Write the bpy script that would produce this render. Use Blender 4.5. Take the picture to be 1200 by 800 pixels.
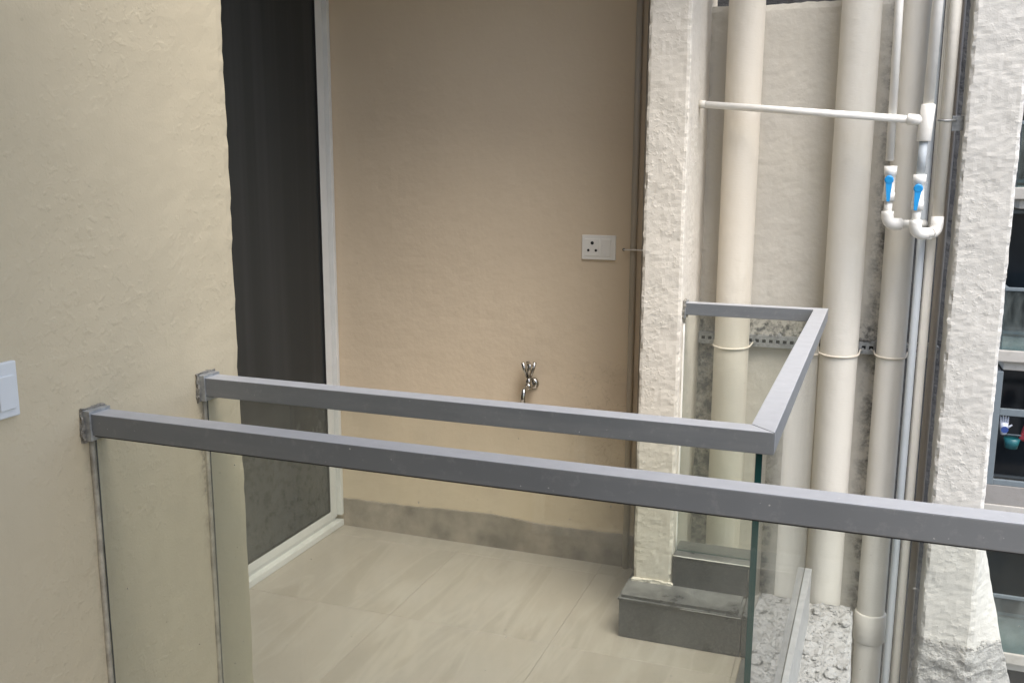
import bpy, bmesh, math, random
from mathutils import Vector, Matrix, noise
random.seed(7)
scene = bpy.context.scene
for o in list(bpy.data.objects): bpy.data.objects.remove(o)
C = scene.collection
# ------------------------------------------------------------------ camera
cam = bpy.data.cameras.new('camera'); cam_o = bpy.data.objects.new('camera', cam); C.objects.link(cam_o)
cam.sensor_width = 36; cam.sensor_fit = 'HORIZONTAL'; cam.lens = 33.24; cam.clip_start = .02; cam.clip_end = 2000
yaw, pit, rol = -0.35306, 0.18193, 0.00406
fw = Vector((math.sin(yaw)*math.cos(pit), math.cos(yaw)*math.cos(pit), -math.sin(pit)))
rt = fw.cross(Vector((0, 0, 1))).normalized(); up = rt.cross(fw)
r2 = rt*math.cos(rol)+up*math.sin(rol); u2 = up*math.cos(rol)-rt*math.sin(rol)
M = Matrix((r2, u2, -fw)).transposed().to_4x4(); M.translation = Vector((1.2852, 0, 1.5752))
cam_o.matrix_world = M
scene.camera = cam_o
# ------------------------------------------------------------------ sky and sun
SUN_AZ, SUN_EL = math.radians(132), math.radians(62)      # azimuth clockwise from +Y
w = bpy.data.worlds.new('World'); scene.world = w; w.use_nodes = True
nt = w.node_tree; nt.nodes.clear()
sky = nt.nodes.new('ShaderNodeTexSky'); sky.sky_type = 'NISHITA'; sky.sun_disc = False
sky.sun_elevation = SUN_EL; sky.sun_rotation = SUN_AZ; sky.air_density = 1.0; sky.dust_density = 3.0; sky.ozone_density = .6
bg = nt.nodes.new('ShaderNodeBackground'); bg.inputs[1].default_value = .15
wo = nt.nodes.new('ShaderNodeOutputWorld')
nt.links.new(sky.outputs[0], bg.inputs[0]); nt.links.new(bg.outputs[0], wo.inputs[0])
sun = bpy.data.lights.new('sun', 'SUN'); sun.energy = 1.5; sun.angle = math.radians(40); sun.color = (1, .995, .98)
sun_o = bpy.data.objects.new('sun', sun); C.objects.link(sun_o)
sd = Vector((math.sin(SUN_AZ)*math.cos(SUN_EL), math.cos(SUN_AZ)*math.cos(SUN_EL), math.sin(SUN_EL)))
sun_o.rotation_euler = sd.to_track_quat('Z', 'Y').to_euler(); sun_o.location = sd*30
vs = scene.view_settings; vs.view_transform = 'Standard'; vs.look = 'None'; vs.gamma = 1; vs.use_curve_mapping = False
vs.exposure = 1.25
scene.cycles.max_bounces = 14; scene.cycles.transparent_max_bounces = 24; scene.cycles.diffuse_bounces = 6
scene.cycles.caustics_reflective = False; scene.cycles.caustics_refractive = False

# ------------------------------------------------------------------ helpers
def tag(o, label=None, cat=None, group=None, kind=None):
    if label: o['label'] = label
    if cat: o['category'] = cat
    if group: o['group'] = group
    if kind: o['kind'] = kind
    return o
def link(name, me, mat, parent=None):
    o = bpy.data.objects.new(name, me); C.objects.link(o)
    for m in (mat if isinstance(mat, (list, tuple)) else [mat]): me.materials.append(m)
    if parent: o.parent = parent
    return o
def empty(name, label, cat, group=None, loc=(0, 0, 0)):
    o = bpy.data.objects.new(name, None); C.objects.link(o); o.empty_display_size = .05
    return tag(o, label, cat, group)
def from_bm(name, bm, mat, parent=None, smooth=False):
    me = bpy.data.meshes.new(name)
    bmesh.ops.recalc_face_normals(bm, faces=bm.faces)
    if smooth:
        for f in bm.faces: f.smooth = True
    bm.to_mesh(me); bm.free()
    return link(name, me, mat, parent)
def bm_box(bm, x0, x1, y0, y1, z0, z1, bev=0, seg=2):
    vs_ = [bm.verts.new(p) for p in ((x0,y0,z0),(x1,y0,z0),(x1,y1,z0),(x0,y1,z0),(x0,y0,z1),(x1,y0,z1),(x1,y1,z1),(x0,y1,z1))]
    fs = [bm.faces.new([vs_[i] for i in q]) for q in ((3,2,1,0),(4,5,6,7),(0,1,5,4),(1,2,6,5),(2,3,7,6),(3,0,4,7))]
    if bev:
        es = list({e for f in fs for e in f.edges})
        bmesh.ops.bevel(bm, geom=es, offset=bev, segments=seg, affect='EDGES', profile=.6)
def box(name, x0, x1, y0, y1, z0, z1, mat, parent=None, bev=0, seg=2):
    bm = bmesh.new(); bm_box(bm, x0, x1, y0, y1, z0, z1, bev, seg)
    return from_bm(name, bm, mat, parent)
def prism(name, pts, z0, z1, mat, parent=None, bev=0):
    bm = bmesh.new()
    a = [bm.verts.new((x, y, z0)) for x, y in pts]; b = [bm.verts.new((x, y, z1)) for x, y in pts]
    n = len(pts)
    bm.faces.new(a[::-1]); bm.faces.new(b)
    for i in range(n): bm.faces.new([a[i], a[(i+1) % n], b[(i+1) % n], b[i]])
    if bev: bmesh.ops.bevel(bm, geom=list(bm.edges), offset=bev, segments=2, affect='EDGES', profile=.6)
    return from_bm(name, bm, mat, parent)
def rough_box(name, x0, x1, y0, y1, z0, z1, res, mat, parent=None, amp=.0015, scale=30, edge=0, edge_scale=45, warp=None):
    """box with a fine grid on every face, its plaster uneven and its arrises chipped"""
    L = (x1-x0, y1-y0, z1-z0); O = (x0, y0, z0)
    N = [max(1, int(round(l/res))) for l in L]
    vid = {}; V = []; F = []
    def v(i, j, k):
        key = (i, j, k)
        if key not in vid:
            vid[key] = len(V)
            V.append((O[0]+L[0]*i/N[0], O[1]+L[1]*j/N[1], O[2]+L[2]*k/N[2]))
        return vid[key]
    for j in range(N[1]):
        for k in range(N[2]):
            F.append((v(0,j,k), v(0,j,k+1), v(0,j+1,k+1), v(0,j+1,k)))
            F.append((v(N[0],j,k), v(N[0],j+1,k), v(N[0],j+1,k+1), v(N[0],j,k+1)))
    for i in range(N[0]):
        for k in range(N[2]):
            F.append((v(i,0,k), v(i+1,0,k), v(i+1,0,k+1), v(i,0,k+1)))
            F.append((v(i,N[1],k), v(i,N[1],k+1), v(i+1,N[1],k+1), v(i+1,N[1],k)))
        for j in range(N[1]):
            F.append((v(i,j,0), v(i,j+1,0), v(i+1,j+1,0), v(i+1,j,0)))
            F.append((v(i,j,N[2]), v(i+1,j,N[2]), v(i+1,j+1,N[2]), v(i,j+1,N[2])))
    out = []
    for (i, j, k), idx in vid.items():
        p = Vector(V[idx])
        d = noise.noise_vector(p*scale)*amp + noise.noise_vector(p*scale*.2+Vector((7, 3, 1)))*amp*1.2
        ne = (i in (0, N[0])) + (j in (0, N[1])) + (k in (0, N[2]))
        if edge and ne >= 2:
            d += noise.noise_vector(p*edge_scale)*edge
            c = Vector(((x0+x1)/2, (y0+y1)/2, p.z)); q = c-p
            q = Vector((math.copysign(1, q.x), math.copysign(1, q.y), 0))
            d += q*edge*(.9 + max(0, noise.noise(p*edge_scale*.6))*1.6)
        if warp: d += Vector(warp(p))
        out.append((idx, p+d))
    for idx, p in out: V[idx] = p[:]
    me = bpy.data.meshes.new(name); me.from_pydata(V, [], F); me.update()
    return link(name, me, mat, parent)
def bm_tube(bm, pts, r, seg=20, cap=True):
    pts = [Vector(p) for p in pts]; n = len(pts); rings = []
    rs = r if isinstance(r, (list, tuple)) else [r]*n
    t0 = (pts[1]-pts[0]).normalized()
    ref = Vector((0, 1, 0)) if abs(t0.y) < .9 else Vector((1, 0, 0))
    nrm = (ref - t0*ref.dot(t0)).normalized()
    for i, p in enumerate(pts):
        if i == 0: t = t0
        elif i == n-1: t = (pts[-1]-pts[-2]).normalized()
        else: t = ((pts[i+1]-p).normalized()+(p-pts[i-1]).normalized()).normalized()
        nrm = (nrm - t*nrm.dot(t)).normalized(); b = t.cross(nrm)
        rings.append([bm.verts.new(p+(nrm*math.cos(a)+b*math.sin(a))*rs[i]) for a in [2*math.pi*k/seg for k in range(seg)]])
    for a, b in zip(rings, rings[1:]):
        for k in range(seg):
            f = bm.faces.new([a[k], a[(k+1) % seg], b[(k+1) % seg], b[k]]); f.smooth = True
    if cap:
        bm.faces.new(rings[0][::-1]); bm.faces.new(rings[-1])
def tube(name, pts, r, mat, parent=None, seg=20):
    bm = bmesh.new(); bm_tube(bm, pts, r, seg)
    return from_bm(name, bm, mat, parent)
def bend(a, c, b, r, n=6):
    """points of a rounded corner a-c-b"""
    a, c, b = Vector(a), Vector(c), Vector(b)
    p = c+(a-c).normalized()*r; q = c+(b-c).normalized()*r
    return [p*(1-t)**2 + c*2*t*(1-t) + q*t*t for t in [i/n for i in range(n+1)]]
def lumpy(name, loc, s, mat, parent=None, sub=2):
    bm = bmesh.new(); bmesh.ops.create_icosphere(bm, subdivisions=sub, radius=1)
    off = Vector((random.random()*50, random.random()*50, 0))
    for v in bm.verts:
        v.co *= 1+noise.noise(v.co*1.6+off)*.55
        v.co = Vector((v.co.x*s[0], v.co.y*s[1], v.co.z*s[2]))+Vector(loc)
    return from_bm(name, bm, mat, parent)

# ------------------------------------------------------------------ materials
class NT:
    def __init__(s, name):
        s.m = bpy.data.materials.new(name); s.m.use_nodes = True; s.t = s.m.node_tree
        s.b = s.t.nodes['Principled BSDF']; s.out = s.t.nodes['Material Output']
        s.geo = s.n('ShaderNodeNewGeometry')
    def n(s, typ, **kw):
        x = s.t.nodes.new(typ)
        for k, v in kw.items(): setattr(x, k, v)
        return x
    def l(s, a, b): s.t.links.new(a, b)
    def pos(s, scale=(1, 1, 1)):
        mp = s.n('ShaderNodeMapping'); mp.inputs['Scale'].default_value = scale
        s.l(s.geo.outputs['Position'], mp.inputs[0]); return mp.outputs[0]
    def noise(s, sc, det=4, rough=.55, scale=(1, 1, 1), dist=0):
        x = s.n('ShaderNodeTexNoise'); x.inputs['Scale'].default_value = sc; x.inputs['Detail'].default_value = det
        x.inputs['Roughness'].default_value = rough; x.inputs['Distortion'].default_value = dist
        s.l(s.pos(scale), x.inputs['Vector']); return x.outputs['Fac']
    def ramp(s, src, a, b, ca=(0, 0, 0, 1), cb=(1, 1, 1, 1)):
        x = s.n('ShaderNodeMapRange', interpolation_type='LINEAR', clamp=True)
        s.l(src, x.inputs['Value']); x.inputs['From Min'].default_value = a; x.inputs['From Max'].default_value = b
        x.inputs['To Min'].default_value = ca[0]; x.inputs['To Max'].default_value = cb[0]
        return x.outputs['Result']
    def mix(s, fac, a, b, typ='MIX'):
        x = s.n('ShaderNodeMix', data_type='RGBA', blend_type=typ)
        for v, i in ((fac, 0), (a, 6), (b, 7)):
            if isinstance(v, (int, float)): x.inputs[i].default_value = v
            elif isinstance(v, (tuple, list)): x.inputs[i].default_value = (*v, 1) if len(v) == 3 else v
            else: s.l(v, x.inputs[i])
        return x.outputs[2]
    def math(s, op, a, b=0):
        x = s.n('ShaderNodeMath', operation=op)
        for v, i in ((a, 0), (b, 1)):
            if isinstance(v, (int, float)): x.inputs[i].default_value = v
            else: s.l(v, x.inputs[i])
        return x.outputs[0]
    def bump(s, src, strength, dist=.01, prev=None):
        x = s.n('ShaderNodeBump'); x.inputs['Strength'].default_value = strength; x.inputs['Distance'].default_value = dist
        s.l(src, x.inputs['Height'])
        if prev: s.l(prev, x.inputs['Normal'])
        return x.outputs[0]
    def set(s, col=None, rough=None, metal=None, normal=None, spec=None):
        for k, v in (('Base Color', col), ('Roughness', rough), ('Metallic', metal), ('Normal', normal), ('Specular IOR Level', spec)):
            if v is None: continue
            if isinstance(v, (int, float)): s.b.inputs[k].default_value = v
            elif isinstance(v, tuple): s.b.inputs[k].default_value = (*v, 1)
            else: s.l(v, s.b.inputs[k])
        return s.m

def plaster(name, col, col2, lump=.5, fine=.3, grime=0., grime_col=(.18, .15, .11), rough=.75):
    s = NT(name)
    big = s.ramp(s.noise(1.7, 3), .35, .68)
    c = s.mix(big, col, col2)
    strk = s.ramp(s.noise(14, 4, .6, (1, 1, .16)), .5, .8)
    c = s.mix(s.math('MULTIPLY', strk, .22), c, tuple(x*.8 for x in col))
    spk = s.ramp(s.noise(75, 2), .73, .80)
    c = s.mix(s.math('MULTIPLY', spk, .3), c, tuple(x*.6 for x in col))
    if grime:
        g = s.ramp(s.noise(5, 6, .65), .52, .75)
        c = s.mix(s.math('MULTIPLY', g, grime), c, grime_col)
    # rendered plaster: soft trowel waves, raised lumps, fine grit
    n1 = s.bump(s.noise(9, 3, .5, (1, 1, 2)), lump*.6, .012)
    l = s.ramp(s.noise(70, 2, .5), .52, .7)
    mask = s.ramp(s.noise(3.5, 2), .38, .6)
    n2 = s.bump(s.math('MULTIPLY', l, mask), lump, .004, n1)
    n3 = s.bump(s.noise(240, 3, .6), fine, .0015, n2)
    return s.set(c, rough, 0, n3, .25)

cream = plaster('cream_wall_paint', (.525, .452, .315), (.495, .425, .295), .2, .3)
def side_paint():
    m = plaster('cream_side_wall_paint', (.525, .452, .315), (.495, .425, .295), .2, .3)
    t = m.node_tree; b = t.nodes['Principled BSDF']; src = b.inputs['Base Color'].links[0].from_socket
    s = NT.__new__(NT); s.m = m; s.t = t; s.geo = [n for n in t.nodes if n.type == 'NEW_GEOMETRY'][0]
    sep = s.n('ShaderNodeSeparateXYZ'); s.l(s.geo.outputs['Position'], sep.inputs[0])
    c = src
    for yc, za, zb, k in ((1.604, .68, 1.05, .75), (1.312, .98, 1.085, .5), (1.290, .3, 1.05, .2)):
        d = s.math('ABSOLUTE', s.math('SUBTRACT', sep.outputs['Y'], yc))
        near_ = s.ramp(d, .002, .022, (1, 1, 1, 1), (0, 0, 0, 1))
        hz = s.math('MULTIPLY', s.ramp(sep.outputs['Z'], za, za+.25), s.ramp(sep.outputs['Z'], zb, zb+.03, (1, 1, 1, 1), (0, 0, 0, 1)))
        f = s.math('MULTIPLY', s.math('MULTIPLY', near_, hz), s.math('MULTIPLY', s.ramp(s.noise(55, 5, .7), .42, .62), k))
        c = s.mix(f, c, (.13, .11, .08))
    s.l(c, b.inputs['Base Color'])
    return m
side_m = side_paint()
def back_paint():
    s = NT('beige_back_wall_paint')
    c = s.mix(s.ramp(s.noise(1.6, 3), .35, .68), (.65, .535, .385), (.61, .50, .36))
    sep = s.n('ShaderNodeSeparateXYZ'); s.l(s.geo.outputs['Position'], sep.inputs[0])
    # damp tide marks low on the wall beside the pillar
    dx = s.math('MULTIPLY', s.math('SUBTRACT', sep.outputs['X'], .32), 5)
    damp = s.math('MULTIPLY', s.ramp(sep.outputs['Z'], .78, .84, (1, 1, 1, 1), (0, 0, 0, 1)), s.ramp(sep.outputs['X'], .1, .42))
    wv = s.ramp(s.noise(9, 5, .6), .4, .62)
    c = s.mix(s.math('MULTIPLY', s.math('MULTIPLY', damp, wv), .22), c, (.30, .23, .16))
    ln = s.noise(13, 4, .6, (1, 1, 1), .6)
    crack = s.ramp(s.math('ABSOLUTE', s.math('SUBTRACT', ln, .5)), .0, .012, (1, 1, 1, 1), (0, 0, 0, 1))
    c = s.mix(s.math('MULTIPLY', s.math('MULTIPLY', damp, crack), .35), c, (.22, .17, .12))
    # rusty drip beside the tap
    tp = s.n('ShaderNodeVectorMath', operation='DISTANCE'); mp = s.n('ShaderNodeMapping'); mp.inputs['Scale'].default_value = (1, 0, .45)
    s.l(s.geo.outputs['Position'], mp.inputs[0]); s.l(mp.outputs[0], tp.inputs[0]); tp.inputs[1].default_value = (.035, 0, .30)
    c = s.mix(s.math('MULTIPLY', s.ramp(tp.outputs['Value'], .005, .05, (1, 1, 1, 1), (0, 0, 0, 1)), .35), c, (.30, .18, .08))
    spk = s.ramp(s.noise(60, 2), .75, .8)
    c = s.mix(s.math('MULTIPLY', spk, .3), c, (.3, .2, .12))
    n1 = s.bump(s.noise(7, 3, .5), .35, .012); n2 = s.bump(s.noise(60, 3, .5), .3, .003, n1); n3 = s.bump(s.noise(260, 2), .2, .001, n2)
    return s.set(c, .62, 0, n3, .3)
back_m = back_paint()
white_pl = plaster('off_white_rough_plaster', (.66, .615, .535), (.62, .575, .49), .3, .45, .12, (.42, .38, .31))
right_pl = plaster('white_rough_plaster', (.74, .73, .70), (.71, .70, .66), .9, .45, .10, (.45, .43, .40))
def rpil():
    s = NT('white_plaster_over_raw_cement')
    sep = s.n('ShaderNodeSeparateXYZ'); s.l(s.geo.outputs['Position'], sep.inputs[0])
    c = s.mix(s.ramp(s.noise(2, 3), .35, .7), (.59, .575, .535), (.555, .54, .50))
    c = s.mix(s.math('MULTIPLY', s.ramp(s.noise(16, 5, .65, (1, 1, 2.2)), .52, .75), .22), c, (.40, .39, .36))
    h = s.math('ADD', sep.outputs['Z'], s.math('MULTIPLY', s.noise(22, 5, .6), .12))
    m = s.ramp(h, .085, .10, (1, 1, 1, 1), (0, 0, 0, 1))
    cem = s.mix(s.noise(45, 5, .7), (.30, .30, .29), (.62, .61, .58))
    c = s.mix(m, c, cem)
    n1 = s.bump(s.noise(11, 4, .55, (1, 1, 2.0), .4), .38, .010)
    l = s.ramp(s.noise(60, 2, .5), .52, .7)
    n2 = s.bump(s.math('MULTIPLY', l, s.ramp(s.noise(4, 2), .45, .7)), .45, .003, n1)
    n3 = s.bump(s.math('MULTIPLY', s.noise(38, 6, .7), m), 1, .03, n2)
    return s.set(c, .8, 0, s.bump(s.noise(240, 3), .4, .0015, n3), .25)
right_m = rpil()
def shaft():
    s = NT('stained_shaft_plaster')
    c = s.mix(s.ramp(s.noise(2.2, 3), .35, .7), (.63, .595, .52), (.58, .545, .47))
    sep = s.n('ShaderNodeSeparateXYZ'); s.l(s.geo.outputs['Position'], sep.inputs[0])
    band = s.math('SUBTRACT', 1, s.math('MULTIPLY', s.math('ABSOLUTE', s.math('SUBTRACT', sep.outputs['Z'], 1.0)), 9))
    mould = s.math('MULTIPLY', s.ramp(s.noise(38, 6, .75), .44, .6), s.ramp(band, .35, .8))
    low = s.math('MULTIPLY', s.ramp(s.noise(24, 6, .75), .45, .62), s.ramp(sep.outputs['X'], 1.30, 1.36))
    lft = s.math('MULTIPLY', s.ramp(s.noise(20, 6, .75), .36, .56), s.ramp(sep.outputs['X'], .80, .84, (1, 1, 1, 1), (0, 0, 0, 1)))
    lft = s.math('MULTIPLY', lft, s.ramp(sep.outputs['Z'], .95, 1.1, (1, 1, 1, 1), (0, 0, 0, 1)))
    c = s.mix(s.math('MULTIPLY', s.math('MAXIMUM', s.math('MAXIMUM', mould, low), lft), .9), c, (.085, .088, .085))
    n1 = s.bump(s.noise(10, 3), .4, .01); n2 = s.bump(s.noise(60, 4, .6), .5, .004, n1)
    return s.set(c, .8, 0, n2, .2)
shaft_m = shaft()
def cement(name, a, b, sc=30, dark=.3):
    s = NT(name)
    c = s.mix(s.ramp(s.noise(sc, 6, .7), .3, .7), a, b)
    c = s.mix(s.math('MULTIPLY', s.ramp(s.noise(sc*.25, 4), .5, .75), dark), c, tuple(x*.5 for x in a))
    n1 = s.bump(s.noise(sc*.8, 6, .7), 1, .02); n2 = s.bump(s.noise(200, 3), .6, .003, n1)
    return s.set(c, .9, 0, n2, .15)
cem_light = cement('pale_raw_cement', (.34, .337, .325), (.43, .427, .41), 30, .15)
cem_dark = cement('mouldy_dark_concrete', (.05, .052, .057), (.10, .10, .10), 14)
cem_grey = cement('grey_balcony_screed', (.20, .20, .19), (.26, .255, .24), 14)
mortar = cement('smeared_grey_mortar', (.20, .19, .165), (.47, .44, .38), 70)
def pipe_paint(name, a, b, stain=.4):
    s = NT(name)
    c = s.mix(s.ramp(s.noise(2.5, 3, .5, (1, 1, .4)), .35, .7), a, b)
    c = s.mix(s.math('MULTIPLY', s.ramp(s.noise(9, 5, .6, (1, 1, .22)), .52, .75), stain), c, (a[0]*.66, a[1]*.6, a[2]*.48))
    n1 = s.bump(s.noise(80, 3, .5, (1, 1, 2)), .4, .002); n2 = s.bump(s.noise(18, 2), .3, .006, n1)
    return s.set(c, .5, 0, n2, .4)
pipe_cream = pipe_paint('cream_painted_drain_pipe', (.69, .64, .545), (.65, .59, .49))
pipe_white = pipe_paint('off_white_painted_drain_pipe', (.67, .645, .58), (.63, .60, .53), .25)
pipe_pale = pipe_paint('pale_grey_painted_pipe', (.74, .71, .64), (.70, .67, .60), .2)
pvc_white = pipe_paint('white_water_pipe_plastic', (.80, .785, .74), (.76, .745, .70), .12)
pvc_cream = pipe_paint('cream_water_pipe_plastic', (.70, .67, .60), (.64, .60, .52), .35)
pvc_grey = pipe_paint('blue_grey_water_pipe', (.42, .46, .49), (.52, .54, .55), .3)
pvc_brown = pipe_paint('dusty_brown_pipe', (.33, .29, .24), (.42, .38, .32), .4)
conduit_m = pipe_paint('dull_cream_conduit', (.50, .45, .37), (.44, .39, .31), .4)
def simple(name, col, rough=.5, metal=0, spec=.5, var=.1, sc=20, bump=0, bsc=80):
    s = NT(name)
    c = s.mix(s.ramp(s.noise(sc, 4, .6), .3, .7), col, tuple(max(0, x*(1-var)) for x in col))
    nrm = s.bump(s.noise(bsc, 3), bump, .003) if bump else None
    r = s.math('ADD', s.math('MULTIPLY', s.noise(sc*1.7, 4), .16), rough-.08)
    return s.set(c, r, metal, nrm, spec)
blue_pl = simple('blue_valve_plastic', (.01, .26, .60), .4)
def alu():
    s = NT('grey_coated_aluminium')
    c = s.mix(s.ramp(s.noise(6, 5, .6), .35, .7), (.150, .160, .170), (.132, .141, .150))
    dust = s.math('ADD', s.math('MULTIPLY', s.ramp(s.noise(55, 5, .7), .56, .72), .30), s.math('MULTIPLY', s.ramp(s.noise(7, 6, .7, (.35, 3, 3)), .48, .75), .28))
    spots = s.ramp(s.noise(120, 1), .765, .79)
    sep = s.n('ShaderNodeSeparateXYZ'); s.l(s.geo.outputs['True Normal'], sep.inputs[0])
    dusty_lit_top = s.math('MULTIPLY', s.ramp(sep.outputs['Z'], .85, .95), s.math('ADD', s.math('MULTIPLY', s.noise(35, 5, .65), .35), .55))  # paler up-facing faces: sky brightness on the tops painted in with their dust
    c = s.mix(dusty_lit_top, c, (.45, .46, .475))
    c = s.mix(dust, c, (.30, .30, .29)); c = s.mix(s.math('MULTIPLY', spots, .6), c, (.6, .59, .56))
    rgh = s.math('ADD', s.math('MULTIPLY', s.noise(30, 5, .6, (.3, 1, 1)), .2), .34)
    return s.set(c, rgh, 0, s.bump(s.noise(90, 3), .05, .001), 1.0)
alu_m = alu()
alu_raw = simple('raw_aluminium_channel', (.60, .61, .61), .38, .6, .5, .2, 30, .2)
zinc = simple('galvanised_steel', (.45, .46, .46), .5, .5, .5, .45, 60, .4, 60)
chrome = simple('worn_chrome', (.62, .60, .56), .2, 1, .5, .35, 40)
upvc = simple('white_upvc', (.66, .66, .63), .35, 0, .5, .08, 12)
rubber = simple('black_gasket', (.02, .02, .02), .6)
socket_w = simple('ivory_switch_plastic', (.80, .775, .71), .3, 0, .5, .05, 10)
switch_w = simple('white_switch_plastic', (.64, .66, .66), .3, 0, .5, .05, 10)
hole_m = simple('dark_pin_hole', (.01, .01, .01), .7)
bead_m = simple('dirty_clear_sealant', (.50, .45, .35), .45, 0, .5, .5, 35, .5, 60)
def granite():
    s = NT('black_granite_dusty')
    c = s.mix(s.ramp(s.noise(140, 3, .6), .45, .7), (.034, .035, .037), (.085, .085, .085))
    sep = s.n('ShaderNodeSeparateXYZ'); s.l(s.geo.outputs['Normal'], sep.inputs[0])
    d = s.ramp(s.noise(11, 5, .6), .3, .75)
    up_ = s.ramp(sep.outputs['Z'], .3, .8)
    c = s.mix(s.math('MULTIPLY', s.math('MULTIPLY', d, up_), .55), c, (.38, .38, .36))
    c = s.mix(s.math('MULTIPLY', d, .12), c, (.3, .29, .27))
    return s.set(c, s.math('ADD', s.math('MULTIPLY', d, .4), .22), 0, None, .5)
granite_m = granite()
def tile():
    s = NT('veined_beige_floor_tile')
    oi = s.n('ShaderNodeObjectInfo')
    mp = s.n('ShaderNodeMapping'); mp.inputs['Rotation'].default_value = (0, 0, math.radians(-14)); mp.inputs['Scale'].default_value = (7.5, 1.1, 1)
    off = s.n('ShaderNodeVectorMath', operation='SCALE'); s.l(oi.outputs['Location'], off.inputs[0]); off.inputs['Scale'].default_value = 3.7
    ad = s.n('ShaderNodeVectorMath', operation='ADD'); s.l(s.geo.outputs['Position'], ad.inputs[0]); s.l(off.outputs[0], ad.inputs[1])
    s.l(ad.outputs[0], mp.inputs[0])
    nz = s.n('ShaderNodeTexNoise'); nz.inputs['Scale'].default_value = 1.1; nz.inputs['Detail'].default_value = 6; nz.inputs['Distortion'].default_value = .7
    s.l(mp.outputs[0], nz.inputs['Vector'])
    c = s.mix(s.ramp(nz.outputs['Fac'], .35, .65), (.325, .288, .236), (.38, .34, .285))
    vein = s.ramp(s.math('ABSOLUTE', s.math('SUBTRACT', nz.outputs['Fac'], .47)), .0, .05, (1, 1, 1, 1), (0, 0, 0, 1))
    c = s.mix(s.math('MULTIPLY', vein, .38), c, (.47, .43, .365))
    dust = s.ramp(s.noise(4.5, 6, .65), .42, .72)
    c = s.mix(s.math('MULTIPLY', dust, .35), c, (.42, .39, .34))
    spl = s.ramp(s.noise(38, 3), .70, .76)
    c = s.mix(s.math('MULTIPLY', spl, .4), c, (.55, .53, .48))
    return s.set(c, s.math('ADD', s.math('MULTIPLY', dust, .3), .28), 0, None, .45)
tile_m = tile()
grout = simple('beige_grout', (.42, .365, .29), .9)
skirt_m = simple('unpainted_skirting_screed', (.37, .315, .25), .8, 0, .2, .55, 9, .5, 40)
def glass(name, tint, dust=.05, dsc=6):
    s = NT(name)
    tr = s.n('ShaderNodeBsdfTransparent'); tr.inputs[0].default_value = (*tint, 1)
    gl = s.n('ShaderNodeBsdfGlossy'); gl.inputs['Roughness'].default_value = .01
    fr = s.n('ShaderNodeFresnel'); s.l(s.math('SUBTRACT', 1.5, s.math('MULTIPLY', s.geo.outputs['Backfacing'], .8333)), fr.inputs[0])
    mx = s.n('ShaderNodeMixShader'); s.l(fr.outputs[0], mx.inputs[0]); s.l(tr.outputs[0], mx.inputs[1]); s.l(gl.outputs[0], mx.inputs[2])
    df = s.n('ShaderNodeBsdfDiffuse'); df.inputs[0].default_value = (.62, .62, .56, 1)
    d = s.math('MULTIPLY', s.ramp(s.noise(dsc, 5, .6, (1, 1, .35)), .38, .72), dust)
    fl = s.math('MULTIPLY', s.ramp(s.noise(95, 2), .765, .79), .35)
    d = s.math('ADD', s.math('MAXIMUM', d, fl), dust*.2)
    m2 = s.n('ShaderNodeMixShader'); s.l(d, m2.inputs[0]); s.l(mx.outputs[0], m2.inputs[1]); s.l(df.outputs[0], m2.inputs[2])
    s.l(m2.outputs[0], s.out.inputs[0]); s.t.nodes.remove(s.b)
    return s.m
pane_m = glass('clear_railing_glass', (.965, .975, .955), .075, 4)
edge_m = simple('green_glass_edge', (.012, .055, .05), .12, 0, .6)
def door_glass():
    s = NT('dark_tinted_door_glass')
    sep = s.n('ShaderNodeSeparateXYZ'); s.l(s.geo.outputs['Position'], sep.inputs[0])
    c = s.mix(s.ramp(s.noise(16, 3, .5, (1, 1, .02)), .4, .65), (.030, .032, .031), (.038, .040, .039))
    low = s.ramp(sep.outputs['Z'], .25, .75, (1, 1, 1, 1), (0, 0, 0, 1))
    dirt = s.math('MULTIPLY', low, s.ramp(s.noise(26, 6, .75), .3, .7))
    c = s.mix(s.math('MULTIPLY', dirt, .35), c, (.20, .205, .20))
    mk = s.ramp(s.math('ABSOLUTE', s.math('SUBTRACT', s.noise(11, 3, .5, (1, 1, 1), 1.5), .5)), 0, .02, (1, 1, 1, 1), (0, 0, 0, 1))
    c = s.mix(s.math('MULTIPLY', s.math('MULTIPLY', mk, low), .5), c, (.012, .012, .012))
    return s.set(c, s.math('ADD', s.math('MULTIPLY', dirt, .3), .18), 0, None, .15)
door_m = door_glass()
far_glass = glass('far_balcony_glass', (.62, .74, .76), .10)
far_win = simple('dark_far_window_glass', (.018, .024, .03), .12, 0, .4, .4, .8)
far_wall = plaster('far_facade_paint', (.27, .25, .225), (.23, .215, .195), .3, .2, .3)
far_slab = plaster('far_balcony_slab_paint', (.44, .41, .36), (.38, .355, .31), .3, .2, .35)
far_frame = simple('grey_window_frame', (.15, .175, .185), .45)
ground_m = cement('grey_ground', (.14, .14, .13), (.22, .21, .2), 2)

# ------------------------------------------------------------------ measures (metres; z = 0 is the tiled balcony floor)
ZR = 1.137; RH = .040; RD = .0434       # handrail top, height, depth
Y1, Y2 = 1.282, 1.599                   # fronts of the two parallel handrails
YB = 3.514                              # back wall
XD = -.811                              # sliding door
XW = -.010                              # face of the side wall
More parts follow.
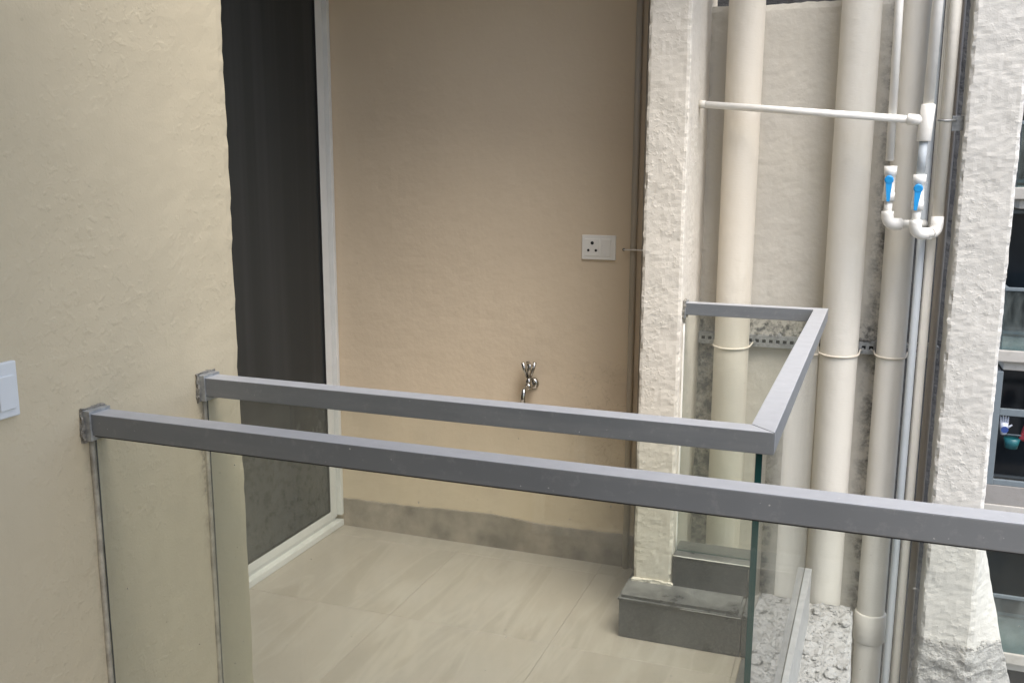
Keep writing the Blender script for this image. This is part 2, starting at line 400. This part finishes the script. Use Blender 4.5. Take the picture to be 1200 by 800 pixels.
# ------------------------------------------------------------------ setting
tag(box('ground', -60, 60, -60, 120, -13, -12.6, ground_m), kind='structure')
fl = tag(box('balcony_floor', -1.0, 1.137, 1.605, 3.6, -.16, -.0045, grout), kind='structure')
T = .599; tx0, ty0 = -.811, 1.610
proto = None; k = 0
for i in range(4):
    for j in range(4):
        a, b = tx0+i*.6, ty0+j*.6; x1 = min(a+T, 1.003 if i == 3 else 9); y1 = min(b+T, YB-.002)
        if y1-b < .02: continue
        bm = bmesh.new(); bm_box(bm, 0, x1-a, 0, y1-b, -.004, 0, .0012, 1)
        o = from_bm('tile', bm, tile_m, fl); o.location = (a, b, random.uniform(-.0004, .0004))
o = box('tile', 1.0065, 1.136, 1.61, 2.94, -.004, .0006, granite_m, fl, .001, 1)
fl2 = tag(box('balcony_floor', XW-.02, 3.2, -1.2, 1.30, -.16, 0, tile_m), kind='structure')

# side wall: both railings run into it
side = rough_box('side_wall', -1.05, XW, -1.3, 1.742, -3.2, 3.2, .022, side_m, None, .0010, 28, .0020, 40)
tag(side, 'long cream plaster wall that both glass railings are fixed to', 'wall')
# back wall with its skirting
bw = empty('back_wall', 'shaded beige wall behind the tiled balcony, with a power socket and tap', 'wall')
rough_box('wall_face', -1.05, .63, YB, 3.75, -.2, 2.95, .03, back_m, bw, .0012, 20)
V = []; F = []; n = 90
for i in range(n+1):
    x = XD+.005+i*(.612-XD-.01)/n
    zt = .131+.012*noise.noise(Vector((x*3.1, 4, 1)))+.010*math.sin(x*3.3+1.9)+.004*noise.noise(Vector((x*17, 2, 9)))
    V += [(x, YB-.006, -.003), (x, YB-.006, zt-.003), (x, YB-.003, zt), (x, YB+.004, zt)]
for i in range(n):
    for q in range(3): F.append((4*i+q, 4*i+4+q, 4*i+5+q, 4*i+1+q))
me = bpy.data.meshes.new('skirting'); me.from_pydata(V, [], F); me.update(); link('skirting', me, skirt_m, bw)
# door wall around the sliding door, and unseen ceilings sized to shape the light
dw = empty('door_wall', 'cream wall strip around the dark sliding door', 'wall')
box('wall_above', -1.05, XD-.01, 1.70, YB, 2.42, 2.95, cream, dw)
tag(rough_box('unseen_ceiling', -1.0, 1.19, 2.78, 3.16, 2.62, 2.95, .12, white_pl, None), 'unseen overhead concrete slab above the tiled balcony, cut back for the light', 'ceiling')  # unseen slab, front edge set back so soft sun reaches the back wall
tag(rough_box('unseen_ceiling', -1.0, 1.75, -1.4, 1.0, 2.62, 2.95, .12, white_pl, None), 'unseen overhead concrete slab above the near balcony, sized to shade the cream wall', 'ceiling')  # unseen slab, its reach set to shade the side wall
tag(rough_box('unseen_rear_wall', -.2, 1.95, -1.35, -1.15, -3, 3.2, .2, cream, None), 'unseen cream wall added behind the near balcony to hold back light', 'wall')  # unseen wall added to cut the light from behind the camera

tag(rough_box('unseen_ceiling', -1.0, .74, 3.161, 3.75, 2.62, 2.95, .12, white_pl, None), 'strip of overhead slab above the beige back wall', 'ceiling')
tag(rough_box('upper_wall', -1.05, XW, -1.3, 3.75, 3.201, 8.5, .2, cream, None), 'upper storey of the long cream wall', 'wall')
rd = empty('sliding_door', 'wide dark sliding door, unseen, added behind the near balcony to darken the rail fronts', 'door')  # unseen dark door added to keep light off the rail fronts
box('frame', XW+.02, 1.72, -1.16, -1.12, .001, 2.45, upvc, rd, .005)
for a in (XW+.08, .88): box('pane', a, a+.77, -1.125, -1.113, .07, 2.38, door_m, rd)
# sliding door (plane x = XD), seen edge-on
dr = empty('sliding_door', 'tall sliding door of dark glass in a white frame', 'door')
ya, yb_, zt = 1.74, YB-.004, 2.40
box('outer_jamb', XD-.055, XD+.006, yb_-.022, yb_, .052, zt, upvc, dr, .003)
box('outer_jamb', XD-.055, XD+.006, ya, ya+.022, .052, zt, upvc, dr, .003)
box('frame_head', XD-.055, XD+.006, ya, yb_, zt+.001, zt+.05, upvc, dr, .003)
sl = box('frame_sill', XD-.055, XD+.006, ya, yb_, .001, .028, upvc, dr, .003)
box('track', XD-.03, XD-.022, ya+.02, yb_-.03, .027, .044, upvc, sl, .001)
box('sash_stile', XD-.048, XD-.014, yb_-.074, yb_-.023, .045, zt-.01, upvc, dr, .004)
box('sash_rail', XD-.048, XD-.014, ya+.06, yb_-.075, .045, .082, upvc, dr, .004)
box('gasket', XD-.036, XD-.016, yb_-.079, yb_-.0745, .085, zt-.02, rubber, dr)
box('gasket', XD-.036, XD-.016, ya+.06, yb_-.08, .0825, .087, rubber, dr)
box('pane', XD-.030, XD-.024, ya+.06, yb_-.0755, .0831, zt-.01, door_m, dr)
box('room_backing', XD-.30, XD-.20, ya, yb_, 0, zt, rubber, dr)

# pillar on the granite kerb
pil = rough_box('pillar', .607, .743, 3.080, 3.60, .152, 2.75, .011, white_pl, None, .0016, 60, .003, 55)
tag(pil, 'narrow off-white rough plaster pillar standing on the black granite kerb', 'pillar')
kb = empty('granite_kerb', 'stepped black granite kerb under the narrow plaster pillar', 'kerb')
box('front_slab', .592, .998, 2.944, 3.02, .0008, .136, granite_m, kb, .002)
box('front_slab', 1.0012, 1.136, 2.946, 3.02, .0008, .136, granite_m, kb, .002)
bm = bmesh.new(); bm_box(bm, .588, .999, 2.938, 3.22, .1362, .1525)
bmesh.ops.bevel(bm, geom=[e for e in bm.edges if (e.verts[0].co.z > .14 and e.verts[1].co.z > .14)], offset=.010, segments=4, affect='EDGES')
from_bm('ledge_slab', bm, granite_m, kb)
box('ledge_slab', 1.0012, 1.136, 2.940, 3.22, .1362, .1518, granite_m, kb, .006, 3)
box('riser_slab', .7465, 1.0, 3.078, 3.092, .1527, .250, granite_m, kb, .0015)
box('riser_slab', 1.0015, 1.150, 3.079, 3.092, .1527, .250, granite_m, kb, .0015)
box('top_slab', .7455, 1.150, 3.0765, 3.22, .2502, .264, granite_m, kb, .003)
tube('edge_highlight_chips', [(.747+i*.02, 3.0762, .2625+.0012*noise.noise(Vector((i*.7, 0, 0)))) for i in range(21)], .0018, socket_w, kb, 6)  # pale line standing for the highlight and chips on the riser's top edge
tube('edge_highlight_chips', [(.80+i*.02, 2.9378, .139+.0012*noise.noise(Vector((i*.7, 3, 0)))) for i in range(11)], .0014, cem_light, kb, 6)  # likewise for the chipped front edge of the ledge slab
tag(box('kerb_core', .60, 1.14, 3.021, 3.215, .0, .136, cem_light, kb), None)
# a lip of plaster where the pillar meets the kerb
rough_box('plaster_lip', .603, .749, 3.070, 3.09, .1515, .163, .006, white_pl, pil, .004, 90)

# ------------------------------------------------------------------ railings
def joint_line(parent, yy):
    tube('joint_line', [(XW+.0045, yy-.0008+.0012*noise.noise(Vector((8, 1, z*7))), z) for z in [ZR-RH-.004-i*.06 for i in range(22)]], .0014, rubber, parent, 6)
def bracket(parent, x0, x1, y0, y1, z0, z1):
    b = rough_box('wall_bracket', x0, x1, y0-.004, y1+.004, z0-.010, z1+.005, .004, zinc, parent, .0006, 90)
    rough_box('mortar_smear', x0-.003, x0+.007, y0-.009, y1+.006, z0-.013, z1+.008, .004, mortar, b, .0035, 120)
    return b
def pane(parent, pts, z0, z1, dark_end=1):
    bm = bmesh.new()
    a = [bm.verts.new((x, y, z0)) for x, y in pts]; b = [bm.verts.new((x, y, z1)) for x, y in pts]
    n = len(pts); fs = [bm.faces.new(a[::-1]), bm.faces.new(b)]
    sides = [bm.faces.new([a[i], a[(i+1) % n], b[(i+1) % n], b[i]]) for i in range(n)]
    for f in fs: f.material_index = 1
    sides[dark_end].material_index = 1
    return from_bm('glass_pane', bm, [pane_m, edge_m], parent)
near = empty('glass_railing', 'grey handrail with clear glass and one straight run, on the near balcony edge', 'railing')
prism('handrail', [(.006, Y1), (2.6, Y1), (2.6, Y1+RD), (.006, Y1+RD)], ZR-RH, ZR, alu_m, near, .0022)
box('glass_channel', .01, 2.6, Y1+.004, Y1+.0287, ZR-RH-.0028, ZR-RH+.002, rubber, near)
ym = Y1+RD/2
pane(near, [(XW+.006, ym-.005), (2.6, ym-.005), (2.6, ym+.005), (XW+.006, ym+.005)], -.12, ZR-.03)
joint_line(near, ym)
bracket(near, XW-.001, .008, Y1, Y1+RD, ZR-RH, ZR)
tube('sealant_bead', [(XW+.001, ym-.008+.0015*noise.noise(Vector((0, 1, z*9))), z) for z in [ZR-RH-.012-i*.06 for i in range(22)]],   .0058, bead_m, near, 8)

far = empty('glass_railing', 'grey handrail with clear glass turning two corners round the tiled balcony', 'railing')
xo, xb, yb2 = 1.1688, 1.1996, 3.151
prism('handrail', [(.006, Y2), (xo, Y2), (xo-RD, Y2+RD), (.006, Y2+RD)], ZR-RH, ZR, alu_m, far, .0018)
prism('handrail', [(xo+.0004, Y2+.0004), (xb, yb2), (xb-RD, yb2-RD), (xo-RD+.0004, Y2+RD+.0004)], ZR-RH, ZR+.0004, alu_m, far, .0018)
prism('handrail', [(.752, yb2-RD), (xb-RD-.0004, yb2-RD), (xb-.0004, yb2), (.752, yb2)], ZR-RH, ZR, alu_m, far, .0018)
ym = Y2+RD/2
pane(far, [(XW+.006, ym-.005), (1.1375, ym-.005), (1.1375, ym+.005), (XW+.006, ym+.005)], -.10, ZR-.03)
pane(far, [(1.1385, ym-.006), (1.1495, ym-.006), (1.1790, 3.1315), (1.1680, 3.1315)][::-1], .066, ZR-.03, 2)
prism('bottom_rail', [(1.1500, ym-.004), (1.1630, ym-.004), (1.2010, 3.135), (1.1798, 3.135)], .060, .262, alu_raw, far, .002)
yq = yb2-RD/2
pane(far, [(.748, yq-.005), (1.1672, yq-.005), (1.1672, yq+.005), (.748, yq+.005)], .2645, ZR-.03)
joint_line(far, ym)
bracket(far, XW-.001, .008, Y2, Y2+RD, ZR-RH, ZR)
bracket(far, .7435, .754, yb2-RD, yb2, ZR-RH, ZR)
tube('sealant_bead', [(XW+.001, ym-.008+.0015*noise.noise(Vector((5, 1, z*9))), z) for z in [ZR-RH-.012-i*.06 for i in range(22)]],   .0058, bead_m, far, 8)
tube('sealant_bead', [(.7465, yq-.007, z) for z in [.266+i*.05 for i in range(17)]], .004, socket_w, far, 8)

# ------------------------------------------------------------------ fittings on the walls
so = empty('power_socket', 'ivory three-pin power socket with a switch on the beige back wall', 'socket')
sx0, sx1, sz0, sz1 = .2775, .4105, 1.2285, 1.3225
box('plate', sx0, sx1, YB-.009, YB+.001, sz0, sz1, socket_w, so, .003, 3)
ins = box('socket_module', sx0+.012, sx0+.072, YB-.0115, YB-.008, sz0+.014, sz1-.014, socket_w, so, .0015)
for (hx, hz, r) in ((.042, .064, .0065), (.027, .036, .0052), (.057, .036, .0052)):
    tube('pin_hole', [(sx0+hx, YB-.0113, sz0+hz), (sx0+hx, YB-.0121, sz0+hz)], r, hole_m, ins, 16)
bm = bmesh.new(); bm_box(bm, sx0+.080, sx0+.116, YB-.0115, YB-.008, sz0+.014, sz1-.014)
for v in bm.verts:
    if v.co.y < YB-.01 and v.co.z > 1.28: v.co.y -= .004
bmesh.ops.bevel(bm, geom=list(bm.edges), offset=.001, segments=1, affect='EDGES'); from_bm('rocker_switch', bm, socket_w, so)

sw = empty('switch_plate', 'white wall switch plate on the long cream wall', 'switch')
box('plate', XW-.001, XW+.009, 1.02, 1.142, 1.170, 1.262, switch_w, sw, .003, 3)
for a in (1.03, 1.066, 1.102): box('rocker_switch', XW+.008, XW+.0125, a, a+.031, 1.184, 1.240, switch_w, sw, .0012)

tp = empty('water_tap', 'chrome tap on the beige back wall', 'tap')
X, Z = .083, .722
tube('wall_flange', [(X, YB+.001, Z), (X, YB-.008, Z), (X, YB-.012, Z)], [.024, .023, .014], chrome, tp)
tube('body', [(X, YB-.010, Z), (X, YB-.035, Z), (X, YB-.045, Z), (X, YB-.07, Z), (X, YB-.074, Z)], [.0095, .0095, .014, .014, .009], chrome, tp)
tube('spout', [(X, YB-.066, Z)]+bend((X, YB-.066, Z), (X, YB-.12, Z+.004), (X, YB-.125, Z-.07), .036, 8)+[(X, YB-.126, Z-.052)], .0095, chrome, tp, 14)
tube('neck', [(X, YB-.058, Z+.008), (X, YB-.058, Z+.024), (X, YB-.058, Z+.028), (X, YB-.058, Z+.036)], [.012, .012, .008, .008], chrome, tp)
bm = bmesh.new()
bm_tube(bm, [(X, YB-.058, Z+.034), (X, YB-.058, Z+.066), (X, YB-.058, Z+.094)], [.006, .0075, .009], 12)
for q in range(4):
    a = math.pi/2*q+.5; c, s_ = math.cos(a), math.sin(a)
    bm_tube(bm, [(X+c*.006, YB-.058+s_*.006, Z+.036), (X+c*.018, YB-.058+s_*.018, Z+.068), (X+c*.024, YB-.058+s_*.024, Z+.096)], [.005, .0065, .0075], 8)
from_bm('handle', bm, chrome, tp)

cd = empty('conduit', 'thin painted conduit running up the back wall beside the pillar', 'conduit')
tube('conduit_pipe', [(.482, YB-.010, -.002), (.480, YB-.010, 1.3), (.481, YB-.010, 2.63)], .0125, conduit_m, cd, 14)
tube('conduit_pipe', [(.520, YB-.008, -.002), (.520, YB-.008, 2.63)], .009, pvc_brown, cd, 12)
wi = tag(tube('cable', [(.441, YB+.006, 1.270), (.442, YB-.006, 1.270), (.462, YB-.024, 1.272), (.486, YB-.028, 1.273), (.525, YB-.022, 1.272), (.56, YB-.004, 1.272)], .0028, socket_w, None, 8),
    'short pale cable poking out of a hole beside the socket', 'cable')
tube('hole_rim', [(.441, YB+.002, 1.270), (.441, YB-.002, 1.270)], .0055, hole_m, wi, 12)

# ------------------------------------------------------------------ service shaft
sf = empty('shaft_wall', 'pale stained plaster wall behind the drain pipes', 'wall')
rough_box('wall_face', .735, 1.42, 3.47, 3.62, -3.2, 2.125, .02, shaft_m, sf, .0018, 30, .003)
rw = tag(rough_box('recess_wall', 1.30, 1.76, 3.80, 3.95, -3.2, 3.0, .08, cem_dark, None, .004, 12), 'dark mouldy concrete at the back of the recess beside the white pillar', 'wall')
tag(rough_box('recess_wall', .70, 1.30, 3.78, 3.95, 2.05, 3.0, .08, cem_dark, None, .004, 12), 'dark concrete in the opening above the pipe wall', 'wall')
def warp(p):
    dx = 0; 
    if p.x > 1.69:
        wgt = min(1, max(0, (p.y-3.202)/.10)); dx = .235*max(0, .47-p.z)*wgt
    a = .010*max(0, min(1, (.035-p.z)/.04))
    nn = noise.noise_vector(p*26)*a+noise.noise_vector(p*60)*a*.7
    return (dx+nn.x, nn.y-.4*a, nn.z)
rp = rough_box('pillar', 1.552, 1.706, 3.20, 3.36, -1.2, 3.0, .011, right_m, None, .0020, 50, .0035, 50, warp)
tag(rp, 'bright white rough plaster pillar with a crumbling cement foot, right of the pipes', 'pillar')

def drain(pts, r, mat, label, collars=()):
    e = empty('drain_pipe', label, 'pipe', None)
    tube('pipe', pts, r, mat, e, 36)
    for z in collars:
        x = pts[0][0]; y = pts[0][1]
        tube('collar', [(x, y, z-.055), (x, y, z-.05), (x, y, z+.05), (x, y, z+.055)], [r+.003, r+.007, r+.007, r+.003], mat, e, 36)
    return e
zs = [-.60+i*.12 for i in range(27)]
drain([(.873, 3.385, z) for z in zs], .0605, pipe_cream, 'fat cream drain pipe right next to the narrow pillar')
drain([(1.236, 3.375, z) for z in zs], .062, pipe_white, 'fat off-white drain pipe left of the blue-valved water pipes')
drain([(1.402, 3.395, -3+i*.2) for i in range(31)], .0465, pipe_pale, 'slimmer pale drain pipe behind the blue-valved water pipes', (-.03,))

# slotted angle and the straps that hold the drain pipes
an = empty('slotted_angle', 'galvanised slotted steel angle carrying the drain pipes', 'bracket')
bm = bmesh.new(); zc = .965
bm_box(bm, .746, 1.552, 3.440, 3.4425, zc+.008, zc+.020); bm_box(bm, .746, 1.552, 3.440, 3.4425, zc-.020, zc-.004)
x = .746
while x < 1.55:
    bm_box(bm, x, min(1.552, x+.011), 3.4401, 3.4424, zc-.0041, zc+.0081); x += .024
bm_box(bm, .746, 1.552, 3.4426, 3.475, zc+.0175, zc+.0200)
from_bm('slotted_bar', bm, zinc, an)
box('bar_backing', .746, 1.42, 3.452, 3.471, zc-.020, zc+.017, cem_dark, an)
for i in range(26):
    px = random.choice([random.uniform(.92, 1.16), random.uniform(1.30, 1.36), random.uniform(1.44, 1.54)])
    o = lumpy('mortar_crumb', (px, 3.452+random.uniform(-.008, .01), zc+.022+random.uniform(0, .006)), [random.uniform(.003, .010) for _ in range(3)], mortar if i % 3 else cem_light, an, 1)
for (cx, cy, r, lab) in ((.873, 3.385, .0605, 'thin painted strap round the fat cream pipe'), (1.236, 3.375, .062, 'thin painted strap round the fat off-white pipe'), (1.402, 3.395, .0465, 'thin painted strap round the slimmer pale pipe')):
    st = empty('pipe_strap', lab, 'pipe strap', 'straps holding the drain pipes')
    R_ = r+.003
    pts = [(cx-R_-.014, 3.437, zc-.004), (cx-R_-.004, 3.434, zc-.006)]+[(cx-R_*math.cos(a), cy-R_*math.sin(a), zc-.010-.004*math.sin(a)) for a in [math.pi*i/16 for i in range(17)]]+[(cx+R_+.004, 3.434, zc-.006), (cx+R_+.014, 3.437, zc-.004)]
    tube('strap_band', pts, .0032, pipe_cream, st, 8)
    for sx in (-1, 1):
        tube('bolt', [(cx+sx*(R_+.012), 3.441, zc-.003), (cx+sx*(R_+.012), 3.428, zc-.003)], .0048, zinc, st, 6)

# water pipes with ball valves
def valve(parent, x, y, z, h=.115, r=.020, tilt=0.):
    b = empty_part = tube('ball_valve', [(x, y, z+h/2), (x, y, z+h/2-.026), (x, y, z+h/2-.028), (x, y, z-h/2+.028), (x, y, z-h/2+.026), (x, y, z-h/2)],
        [r+.001, r+.001, r-.002, r-.002, r, r], pvc_white, parent, 20)
    tube('stem', [(x-.002, y-r+.004, z+.012), (x-.003, y-r-.014, z+.012)], .0085, blue_pl, b, 14)
    bm = bmesh.new()
    bm_tube(bm, [(0, 0, 0), (0, -.008, 0), (0, -.010, 0)], [.0135, .0135, .010], 16)
    vv = [bm.verts.new(p) for p in ((-.010, -.0085, -.004), (.010, -.0085, -.004), (.0045, -.013, -.066), (-.0045, -.013, -.066), (-.010, -.002, -.004), (.010, -.002, -.004), (.0045, -.007, -.066), (-.0045, -.007, -.066))]
    for q in ((0,1,2,3),(7,6,5,4),(0,4,5,1),(1,5,6,2),(2,6,7,3),(3,7,4,0)): bm.faces.new([vv[i] for i in q])
    bmesh.ops.rotate(bm, verts=bm.verts, cent=(0, 0, 0), matrix=Matrix.Rotation(tilt, 3, 'Y'))
    bmesh.ops.translate(bm, verts=bm.verts, vec=(x-.003, y-r-.010, z+.012))
    from_bm('lever', bm, blue_pl, b)
    return b
wa = empty('water_pipe', 'white water pipe with a blue lever valve, nearer the fat drain pipes', 'pipe')
ya_ = 3.21
tube('pipe', [(1.336, ya_, 2.62), (1.350, ya_, 1.60)], .0125, pvc_white, wa)
valve(wa, 1.3545, ya_, 1.530, .108, .0180, -.02)
tube('pipe', [(1.355, ya_, 1.475), (1.355, ya_, 1.43)], .0125, pvc_white, wa)
tube('elbow', [(1.355, ya_, 1.445)]+bend((1.355, ya_, 1.445), (1.355, ya_, 1.405), (1.41, ya_+.03, 1.405), .030)+[(1.395, ya_+.022, 1.405)], .0185, pvc_white, wa)
tube('pipe', [(1.390, ya_+.02, 1.405), (1.470, ya_+.064, 1.405)], .0125, pvc_white, wa)
wb = empty('water_pipe', 'white water pipe with a side branch and a blue lever valve, joined to the pillar', 'pipe')
y_ = 3.19
tube('pipe', [(1.456, y_, 2.62), (1.446, y_, 1.76)], .0155, pvc_white, wb)
tube('tee_joint', [(1.4465, y_, 1.767), (1.4465, y_, 1.765), (1.4415, y_, 1.660), (1.4415, y_, 1.658)], [.019, .0205, .0205, .019], pvc_white, wb)
br = tube('branch_pipe', [(.742, 3.275, 1.786), (1.415, y_+.002, 1.722)], .0115, pvc_white, wb)
tube('branch_socket', [(1.390, y_+.004, 1.7245), (1.392, y_+.004, 1.7243), (1.436, y_, 1.720)], [.0145, .0165, .0165], pvc_white, wb)
tube('branch_end_cap', [(.744, 3.275, 1.7858), (.765, 3.2725, 1.7838)], .0135, pvc_cream, wb)
tube('pipe', [(1.4415, y_, 1.665), (1.4395, y_, 1.55)], .0125, pvc_grey, wb)
valve(wb, 1.4385, y_, 1.505, .108, .0180, .06)
tube('pipe', [(1.438, y_, 1.455), (1.437, y_, 1.41)], .0125, pvc_white, wb)
tube('elbow', [(1.437, y_, 1.420)]+bend((1.437, y_, 1.42), (1.436, y_, 1.378), (1.50, y_+.05, 1.378), .032)+[(1.470, y_+.026, 1.378)], .0185, pvc_white, wb)
tube('pipe', [(1.465, y_+.022, 1.378), (1.49, y_+.042, 1.378)], .0135, pvc_white, wb)
tube('elbow', [(1.480, y_+.034, 1.378)]+bend((1.470, y_+.03, 1.378), (1.502, y_+.055, 1.378), (1.502, y_+.055, 1.46), .028)+[(1.502, y_+.055, 1.43)], .0185, pvc_white, wb)
tube('riser_pipe', [(1.502, y_+.055, 1.42), (1.505, y_+.06, 2.62)], .0165, pvc_cream, wb)
cl = empty('pipe_clip', 'small steel clip fixing the riser pipe beside the white pillar', 'pipe clip')
tube('clip_band', [(1.480, 3.24, 1.722), (1.503, 3.224, 1.720), (1.525, 3.24, 1.722), (1.553, 3.30, 1.722)], .0035, zinc, cl, 8)
box('clip_plate', 1.520, 1.5525, 3.25, 3.256, 1.690, 1.735, zinc, cl, .001)
for (x, yy, r, m, zt_, lab) in ((1.462, 3.285, .0125, pvc_grey, 2.62, 'thin blue-grey water pipe, leftmost of the trio beside the white pillar'),
        (1.492, 3.300, .0145, pvc_cream, 2.62, 'thin cream water pipe in the middle of the trio beside the white pillar'),
        (1.528, 3.370, .0125, pvc_brown, 2.62, 'dusty thin pipe deepest in the recess beside the white pillar')):
    tag(tube('water_pipe', [(x, yy, -3), (x, yy, .4), (x+.001, yy+.002, zt_)], r, m, None, 14), lab, 'pipe')

# raw concrete ledge outside the glass, debris, offcut of channel
def lw(p):
    return (0, 0, (.010*noise.noise(p*24)+.007*noise.noise(p*55)) if p.z > .05 else 0)
ld = tag(rough_box('concrete_ledge', 1.140, 1.340, 1.60, 3.305, -.17, .066, .011, cem_light, None, .0035, 40, .005, 40, lw), 'rough pale concrete ledge strewn with mortar crumbs below the drain pipes', 'ledge')
rough_box('ledge_inner', .75, 1.139, 3.222, 3.305, -.17, .064, .011, cem_light, ld, .0035, 40, 0, 40, lw)
for i in range(24):
    x = random.uniform(1.205, 1.328); y = random.uniform(2.72, 3.29); sc_ = random.choice([.006, .008, .010, .015])
    o = lumpy('mortar_chunk', (x, y, .066+sc_*.45), (sc_*random.uniform(.8, 1.5), sc_*random.uniform(.8, 1.5), sc_*.7), cem_light, None, 2)
    tag(o, 'pale lump of dried mortar lying on the rough concrete ledge', 'mortar lump', 'mortar lumps on the concrete ledge')
bm = bmesh.new()
for i in range(420):
    x = random.uniform(1.19, 1.335); y = random.uniform(2.5, 3.30); s_ = random.uniform(.0015, .004)
    m4 = Matrix.Translation((x, y, .068+s_*.5)) @ Matrix.Rotation(random.random()*6, 4, 'Z') @ Matrix.Diagonal((s_*random.uniform(.7, 1.6), s_, s_*.8, 1))
    bmesh.ops.create_icosphere(bm, subdivisions=1, radius=1, matrix=m4)
tag(from_bm('mortar_grit', bm, cem_light), 'fine mortar grit scattered over the concrete ledge', 'grit', None, 'stuff')
# ------------------------------------------------------------------ the block across the way
bl = empty('apartment_block', 'grey-beige apartment block with glass balconies across the gap', 'building')
box('facade', 1.6, 16, 19.6, 28, -12.7, 14, far_wall, bl)
PITCH = 2.78
for f in range(-3, 4):
    z = -1.50+f*PITCH
    for c in range(3):
        x0 = 3.62+c*4.0
        sb = box('balcony_slab', x0, x0+3.0, 18.0, 19.61, z-.20, z, far_slab, bl, .02)
        box('slab_moulding', x0+.12, x0+2.9, 18.1, 19.61, z-.36, z-.201, far_slab, sb, .02)
        wn = box('window', x0+.1, x0+2.9, 19.52, 19.605, z+.05, z+2.35, far_frame, bl, .02)
        for q in range(2):
            box('pane', x0+.18+q*1.34, x0+1.48+q*1.34, 19.50, 19.525, z+.13, z+2.28, far_win, wn)
        if f != -1:
            rl = box('balustrade_rail', x0+.03, x0+2.97, 18.03, 18.09, z+1.03, z+1.09, far_frame, bl, .01)
            box('balustrade_rail', x0+.03, x0+.09, 18.091, 19.6, z+1.03, z+1.09, far_frame, bl, .01)
            box('balustrade_pane', x0+.05, x0+2.95, 18.05, 18.062, z+.001, z+1.03, far_glass, bl)
            box('balustrade_pane', x0+.05, x0+.062, 18.07, 19.6, z+.001, z+1.03, far_glass, bl)
        else:
            # glazed-in balcony: parapet, frame, panes
            box('parapet', x0+.02, x0+2.98, 18.02, 18.14, z+.001, z+.35, far_wall, bl, .01)
            box('mullion', x0+.02, x0+.13, 18.03, 18.13, z+.351, z+2.4, far_frame, bl, .01)
            for q in (.98, 2.0, 2.92): box('mullion', x0+q-.06, x0+q+.06, 18.03, 18.13, z+.351, z+2.4, far_wall if q < 2 else far_frame, bl, .01)
            box('frame_rail', x0+.131, x0+2.86, 18.04, 18.12, z+.351, z+.45, far_frame, bl, .01)
            box('frame_rail', x0+.131, x0+2.86, 18.04, 18.12, z+1.62, z+1.74, far_frame, bl, .01)
            box('side_panel', x0+.03, x0+.10, 18.14, 19.6, z+.001, z+2.4, far_wall, bl)
zb = -1.50-PITCH+.36
# things in the glazed balcony
pk = empty('laundry_basin', 'teal plastic basin in a window of the block across', 'basin')
tube('bowl', [(4.0, 18.16, zb+.66), (4.0, 18.16, zb+.66), (4.0, 18.16, zb+.84)], [.08, .10, .135], simple('teal_plastic', (.008, .09, .10), .4), pk, 20)
tag(lumpy('cloth_bundle', (4.27, 18.16, zb+.95), (.14, .1, .2), simple('red_cloth', (.32, .035, .045), .9), None, 2), 'red cloth hanging in a window of the block across', 'cloth')
gv = empty('rubber_glove', 'white and blue glove hung in a window of the block across', 'glove')
gm = simple('white_glove', (.6, .62, .68), .7)
bm = bmesh.new()
bm_tube(bm, [(3.86, 18.15, zb+.90), (3.85, 18.15, zb+1.02), (3.85, 18.15, zb+1.12)], [.05, .07, .075], 10)
for q in range(4): bm_tube(bm, [(3.80+q*.034, 18.15, zb+1.10), (3.785+q*.042, 18.15, zb+1.22+.03*(q in (1, 2)))], [.019, .013], 8)
bm_tube(bm, [(3.91, 18.15, zb+1.02), (3.98, 18.15, zb+1.08)], [.02, .014], 8)
from_bm('glove_hand', bm, gm, gv)
tube('palm_patch', [(3.86, 18.075, zb+1.0), (3.86, 18.065, zb+1.0)], .06, simple('navy_rubber', (.02, .05, .2), .6), gv, 12)
wl = tag(tube('drying_rail', [(3.83, 18.15, zb+.90), (5.4, 18.15, zb+.90)], .015, far_frame, None, 8), 'thin drying rail across a window of the block opposite', 'rail')
